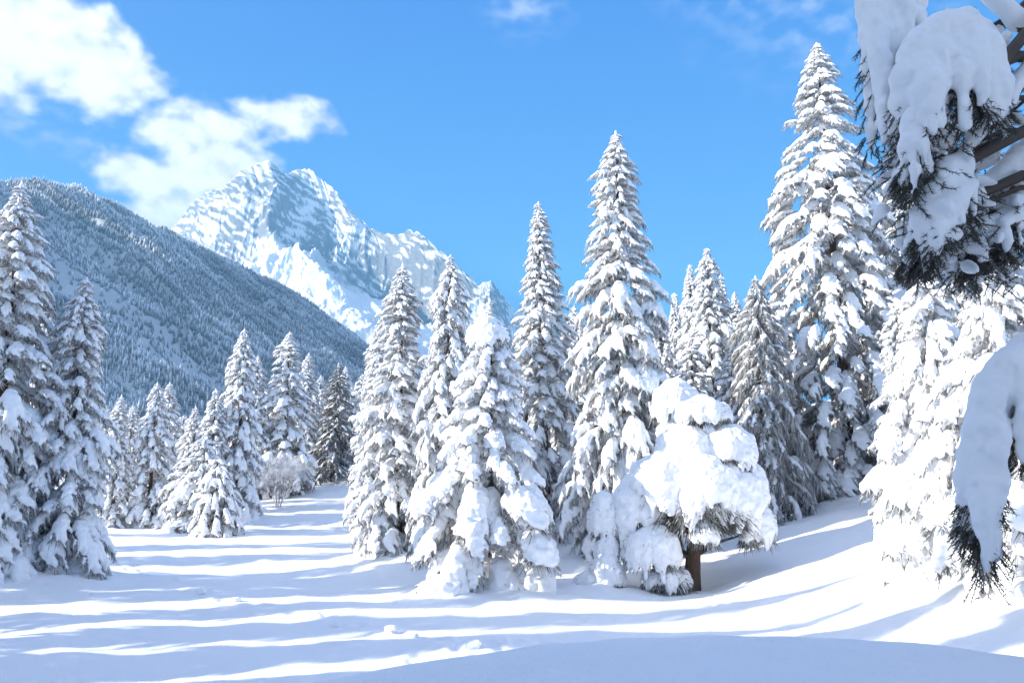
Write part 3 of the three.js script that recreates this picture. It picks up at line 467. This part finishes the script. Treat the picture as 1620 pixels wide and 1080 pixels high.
lump('snowy_sapling', 'low mound of snowed-under twigs at the right foot of the lumpy conifer', 'sapling', [[0.5, 0.25, -20.4, 0.5, 0.42, 0.15], [-0.1, 0.15, -20.2, 0.5, 0.35, 0.1]], 63);
lump('snowy_sapling', 'snow hump at the left foot of the lumpy conifer', 'sapling', [[-1.5, 0.2, -20.2, 0.62, 0.32, 0.08], [-1.9, 0.1, -20.4, 0.4, 0.2, 0.05]], 77);
lump('snowy_sapling', 'snow-covered young conifer with rounded top behind the round pine', 'sapling', [[5.0, 5.1, -25, 0.62, 0.55, 0.5], [5.3, 4.0, -25, 0.8, 0.7, 0.7], [4.8, 2.8, -25, 1, 0.8, 0.8]], 85);
(() => { const c = scene.children.find((o) => o.userData.label?.startsWith('lumpy')); const d = drape(35, 0.52, 0.42, 0.5, 0.2, 0.045, { n: 12, lumps: 3, twigs: 260, tl: 0.3, tw: 0.016 }); const y = 6.45 - c.position.y; part('snow_pad', d.snow, M.snow, c).position.set(-0.08, y, 0); part('needles', d.needle, M.needles, c).position.set(-0.08, y, 0); shade(c); })();

// ------------------------------------------------------------------ frosted bushes
function bush(label, x, z, R, h, seed) {
  const y = H(x, z), t = thing('frosted_bush', label, 'bush', x, y - 0.05, z), r = rng(seed), S = new Twigs(), F = new Twigs();
  const grow = (p, d, l, w, n) => {
    const q = [p[0] + d[0] * l, p[1] + d[1] * l, p[2] + d[2] * l]; (n > 2 ? S : F).tube([p, q], w, w * 0.7, n > 2 ? [0.5, 0.49, 0.48] : [0.84, 0.84, 0.85], 3);
    if (n === 0) return;
    const m = n > 3 ? 4 : 3; for (let k = 0; k < m; k++) { const e = [d[0] + (r() - 0.5) * 1.3, d[1] + (r() - 0.5) * 1.0 + (n > 3 ? 0.1 : -0.08), d[2] + (r() - 0.5) * 1.3], el = Math.hypot(...e); grow(q, e.map((v) => v / el), l * (0.62 + 0.25 * r()), w * 0.66, n - 1); }
  };
  for (let k = 0; k < 9; k++) { const a = r() * 6.28, s = 0.25 + 0.5 * r(), d = [Math.cos(a) * s, 1, Math.sin(a) * s], dl = Math.hypot(...d); grow([Math.cos(a) * 0.1, 0, Math.sin(a) * 0.1], d.map((v) => v / dl), h * 0.3 * (0.8 + 0.4 * r()), 0.03, 5); }
  part('stem', S.build(), M.needles, t); stuffed(part('twigs', F.build(), M.needles, t)); shade(t);
}
bush('rime-white leafless bush beside the snowy path, below the broad spruce', -13.4, -48, 1.3, 2.8, 12);
// ------------------------------------------------------------------ clods of snow beside the track
[[-3.4, -16.3, 0.07, 'lone clod of snow left of the largest one'], [-0.6, -14.1, 0.1, 'clod of snow in the churned patch before the lumpy conifer'], [-2.2, -15.6, 0.085, 'largest clod of snow lying beside the footprints'], [-1.7, -15.1, 0.055, 'small clod of snow right of the largest one'], [-7.4, -20.2, 0.11, 'clod of snow on the far part of the track'], [-6.2, -19.1, 0.09, 'clod of snow by the bend of the track']].forEach(([x, z, q, l], i) => {
  const g = snowOn([[-q * 0.6, 0, 0, q * 0.8, q * 0.5, q * 0.25, q * 0.2, q * 0.7]], { k: q * 0.3, cell: q * 0.3, rough: q * 0.3, freq: 1.1 / q, seed: i * 9 });
  const m = part(numbered('snow_clod'), g, M.snow, scene); m.position.set(x, H(x, z) + q * 0.35, z); tag(m, l, 'snow clod'); shade(m);
});
// ------------------------------------------------------------------ the near conifer at the right: its shaded boughs hang into the picture
(() => {
  const x = 4.6, z = -5.7, y = H(x, z) - 0.1, t = thing('snowy_conifer', 'near conifer whose shaded snow-draped boughs hang in from the right edge', 'conifer', x, y, z);
  const tr = part('trunk', trunkGeo, M.bark, t); tr.scale.set(0.24, 10, 0.24);
  const limbSnow = [[[4.25, 6.55, -5.60, 0.069], [3.68, 5.85, -5.40, 0.062], [3.37, 5.47, -5.30, 0.061], [3.13, 5.22, -5.30, 0.053], [2.96, 4.97, -5.30, 0.041]],
    [[4.08, 4.95, -5.60, 0.056], [3.69, 4.82, -5.50, 0.055], [3.35, 4.65, -5.40, 0.050]],
    [[4.18, 5.90, -5.60, 0.056], [3.64, 6.19, -5.50, 0.072], [3.44, 6.44, -5.50, 0.085]],
    [[3.53, 4.81, -5.60, 0.086], [3.27, 4.50, -5.50, 0.059]],
    [[3.77, 5.27, -5.70, 0.088], [3.55, 4.99, -5.60, 0.069]]];
  const r = rng(77);
  const needleAt = (T, x0, y0, z0, dx, dy, dz) => {                    // a twig with its needles
    const l = Math.hypot(dx, dy, dz); T.tube([[x0, y0, z0], [x0 + dx, y0 + dy, z0 + dz]], 0.004, 0.002, BARK, 3);
    const n = Math.round(l / 0.0065), c = needleColor(r, 0.12);
    for (let k = 0; k < n; k++) { const s = (k + r()) / n, a = r() * 6.28, q = 0.028 * (0.7 + 0.6 * r()); const u = [Math.cos(a), Math.sin(a) * 0.7, Math.sin(a + 1)]; T.add(x0 + dx * s, y0 + dy * s, z0 + dz * s, dx / l * q * 0.8 + u[0] * q * 0.7, dy / l * q * 0.8 + u[1] * q * 0.7, dz / l * q * 0.8 + u[2] * q * 0.7, 0.003, c); }
  };
  // a bough under a sheet of snow: the ridge carries the snow, fingers hang from it, dark needles show between and below
  const cloak = (ridge, ends, n, rad, root, seed, { layers = 2, lean = 0, twigs = 26, cap = [] } = {}) => {
    const q = rng(seed), br = new THREE.Group(), caps = cap.map((c) => [...c]), T = new Twigs(), W = new Twigs(), L = ridge.length - 1; br.name = 'branch'; t.add(br);
    const at = (s) => { const i = Math.min(L - 1, Math.floor(s * L)), f = s * L - i; return [0, 1, 2].map((k) => lerp(ridge[i][k], ridge[i + 1][k], f)).concat(lerp(ends[i], ends[i + 1], f)); };
    for (let i = 0; i < L; i++) caps.push([...ridge[i], rad * 1.05, ...ridge[i + 1], rad * 1.05]);
    for (let ly = 0; ly < layers; ly++) for (let k = 0; k < n; k++) {
      const p = at(Math.min(1, Math.max(0, (k + 0.5 * ly + (q() - 0.5) * 0.7) / (n - 0.5)))), len = (p[1] - p[3]) * (ly ? 0.55 + 0.4 * q() : 0.8 + 0.26 * q()), R = rad * (0.55 + 0.4 * q()), zz = p[2] + (ly ? -0.05 : 0.07) * (0.6 + 0.8 * q()), dx = lean * len + (q() - 0.5) * 0.05;
      const m = [p[0] + dx * 0.5 + (q() - 0.5) * 0.03, p[1] - len * 0.5, zz], e = [p[0] + dx, p[1] - len, zz + (q() - 0.5) * 0.06];
      caps.push([p[0], p[1] - rad * 0.2, p[2], R * 1.15, ...m, R], [...m, R, ...e, R * (0.22 + 0.3 * q())]);
      W.tube([[p[0], p[1], p[2] - 0.05], [m[0], m[1], m[2] - 0.05], [e[0], e[1] - 0.06, e[2] - 0.02]].map((v) => [v[0] - x, v[1] - y, v[2] - z]), 0.01, 0.004, BARK, 4);
      for (let g = 0; g < twigs; g++) { const f = 0.3 + 0.75 * q(), a = q() * 6.28, l = 0.07 + 0.1 * q(), back = f < 0.75 ? -Math.abs(Math.sin(a)) : Math.sin(a); needleAt(T, lerp(p[0], e[0], f) + Math.cos(a) * R * 0.6 - x, lerp(p[1], e[1], f) - 0.02 - y, lerp(p[2], e[2], f) - 0.03 + back * R * 0.5 - z, Math.cos(a) * l * 0.5, -l * (0.5 + 0.5 * q()), back * l * 0.5); }
    }
    const loc = caps.map((c) => c.map((v, i) => v - [x, y, z, 0, x, y, z, 0][i]));
    part('snow_pad', snowOn(loc, { k: rad * 0.3, cell: 0.022, rough: 0.02, freq: 12, seed }), M.snow, br);
    const h = ridge[0]; W.tube([[0, root - y, 0], [(h[0] - x) * 0.55, (root - y + h[1] - y) / 2 + 0.2, (h[2] - z) * 0.5], ...ridge.map((v) => [v[0] - x, v[1] - y, v[2] - z])], 0.05, 0.015, BARK, 6);
    part('limb', W.build(), M.needles, br); part('needles', T.build(), M.needles, br);
  };
  cloak([[2.88, 6.75, -5.5], [2.74, 6.62, -5.45], [2.62, 6.55, -5.4], [2.52, 6.4, -5.38]], [5.75, 5.5, 5.2, 5.02], 4, 0.085, 7.2, 11, { twigs: 30 });
  cloak([[3.2, 5.6, -5.1], [3.12, 5.74, -5.05], [2.96, 5.86, -5.0], [2.8, 5.85, -5.0], [2.66, 5.72, -5.0], [2.55, 5.5, -5.0]], [5.22, 5.24, 5.2, 5.16, 5.1, 5.08], 8, 0.09, 6.5, 23, { cap: [[2.74, 5.66, -5.05, 0.17, 2.98, 5.68, -5.1, 0.18], [2.98, 5.75, -5.2, 0.15, 3.3, 6.02, -5.5, 0.17], [2.74, 5.74, -5.2, 0.12, 2.98, 6.0, -5.5, 0.17]] });
  cloak([[2.66, 5.38, -5.05], [2.58, 5.2, -5.0], [2.53, 5.02, -5.0]], [4.9, 4.75, 4.6], 3, 0.062, 5.9, 31, { twigs: 40 });
  cloak([[2.98, 4.98, -5.2], [2.84, 4.9, -5.1], [2.74, 4.76, -5.1], [2.66, 4.6, -5.1]], [4.55, 4.45, 4.4, 4.3], 5, 0.08, 5.4, 47, { twigs: 40 });
  cloak([[2.68, 4.6, -5.2], [2.6, 4.45, -5.2]], [4.3, 4.2], 2, 0.045, 5.0, 53, { twigs: 40 });
  cloak([[3.5, 4.75, -5.5], [3.3, 4.66, -5.5], [3.1, 4.55, -5.45]], [4.5, 4.4, 4.3], 4, 0.06, 5.2, 59, { twigs: 44 });
  cloak([[3.75, 5.3, -5.7], [3.55, 5.15, -5.6], [3.35, 4.95, -5.5]], [4.9, 4.75, 4.65], 4, 0.06, 5.8, 61, { twigs: 44 });
  cloak([[3.6, 6.2, -5.7], [3.45, 6.05, -5.6], [3.3, 5.8, -5.6]], [5.9, 5.7, 5.5], 4, 0.055, 6.6, 67, { twigs: 44 });
  cloak([[3.78, 3.86, -5.2], [3.4, 3.8, -5.1], [3.2, 3.74, -5.02], [3.06, 3.63, -5], [2.93, 3.48, -5], [2.83, 3.22, -5], [2.76, 2.95, -5]], [3.2, 3.05, 3.0, 2.9, 2.62, 2.42, 2.36], 8, 0.088, 4.3, 71, { lean: -0.05, twigs: 70, cap: [[3.1, 3.58, -5.05, 0.1, 2.94, 3.42, -5.05, 0.1]] });
  limbSnow.slice(0, 3).forEach((c, i) => { const br = new THREE.Group(), caps = []; br.name = 'branch'; t.add(br); for (let k = 0; k < c.length - 1; k++) caps.push([...c[k], ...c[k + 1]].map((v, n) => v - [x, y, z, 0, x, y, z, 0][n])); part('snow_pad', snowOn(caps, { k: 0.03, cell: 0.025, rough: 0.012, freq: 9, seed: i }), M.snow, br); const W = new Twigs(); W.tube([[0, [6.8, 5.1, 6.2][i] - y, 0], ...c.map((v) => [v[0] - x, v[1] - y - v[3] * 0.6, v[2] - z])], 0.06, 0.025, BARK, 6); part('limb', W.build(), M.needles, br); });
  // sprays of dark needles between the cushions
  const B = [[2.62, 4.95, -5.2, 0.12, 0.3], [2.75, 4.95, -5.2, 0.14, 0.26], [2.95, 5.0, -5.35, 0.16, 0.3], [2.6, 5.2, -5.25, 0.08, 0.2], [3.0, 4.65, -5.4, 0.25, 0.2], [3.2, 4.75, -5.6, 0.3, 0.25], [3.45, 4.70, -5.7, 0.3, 0.3], [3.3, 5.0, -5.8, 0.3, 0.4], [3.6, 5.0, -5.9, 0.25, 0.4], [3.25, 5.5, -5.6, 0.2, 0.25], [3.45, 5.85, -5.7, 0.2, 0.2], [3.6, 5.5, -5.9, 0.2, 0.3], [2.75, 4.55, -5.25, 0.12, 0.12], [3.1, 4.40, -5.5, 0.2, 0.15], [3.2, 6.0, -5.6, 0.2, 0.2], [3.4, 4.40, -5.7, 0.25, 0.15]];
  for (const [bx, by, bz, w, hh] of B) {
    const br = new THREE.Group(); br.name = 'branch'; t.add(br); const T = new Twigs(), W = new Twigs(), P = [];
    W.tube([[0, by - y + 0.5, 0], [(bx - x) * 0.6, by - y + 0.35, (bz - z) * 0.6], [bx - x, by - y, bz - z]], 0.03, 0.008, BARK, 5);
    for (let k = 0; k < 60; k++) { const X = bx - x + (r() - 0.5) * 2 * w, Yy = by - y + (r() - 0.5) * 2 * hh, Zz = bz - z + (r() - 0.5) * 0.4, a = r() * 6.28, l = 0.1 + 0.14 * r(); needleAt(T, X, Yy, Zz, Math.cos(a) * l * 0.7, -l * (0.1 + 0.7 * r()), Math.sin(a) * l * 0.7); if (r() < 0.35) { const q = 0.02 + 0.035 * r(); P.push([X, Yy + q * 0.5, Zz, q, X + Math.cos(a) * l * 0.5, Yy + q * 0.3 - l * 0.2, Zz + Math.sin(a) * l * 0.5, q * 0.6]); } }
    part('limb', W.build(), M.needles, br); part('needles', T.build(), M.needles, br); part('snow_pad', snowOn(P, { k: 0.02, cell: 0.025, rough: 0.008, freq: 20, seed: bx * 9 }), M.snow, br);
  }
  shade(t);
})();

renderer.render(scene, camera);
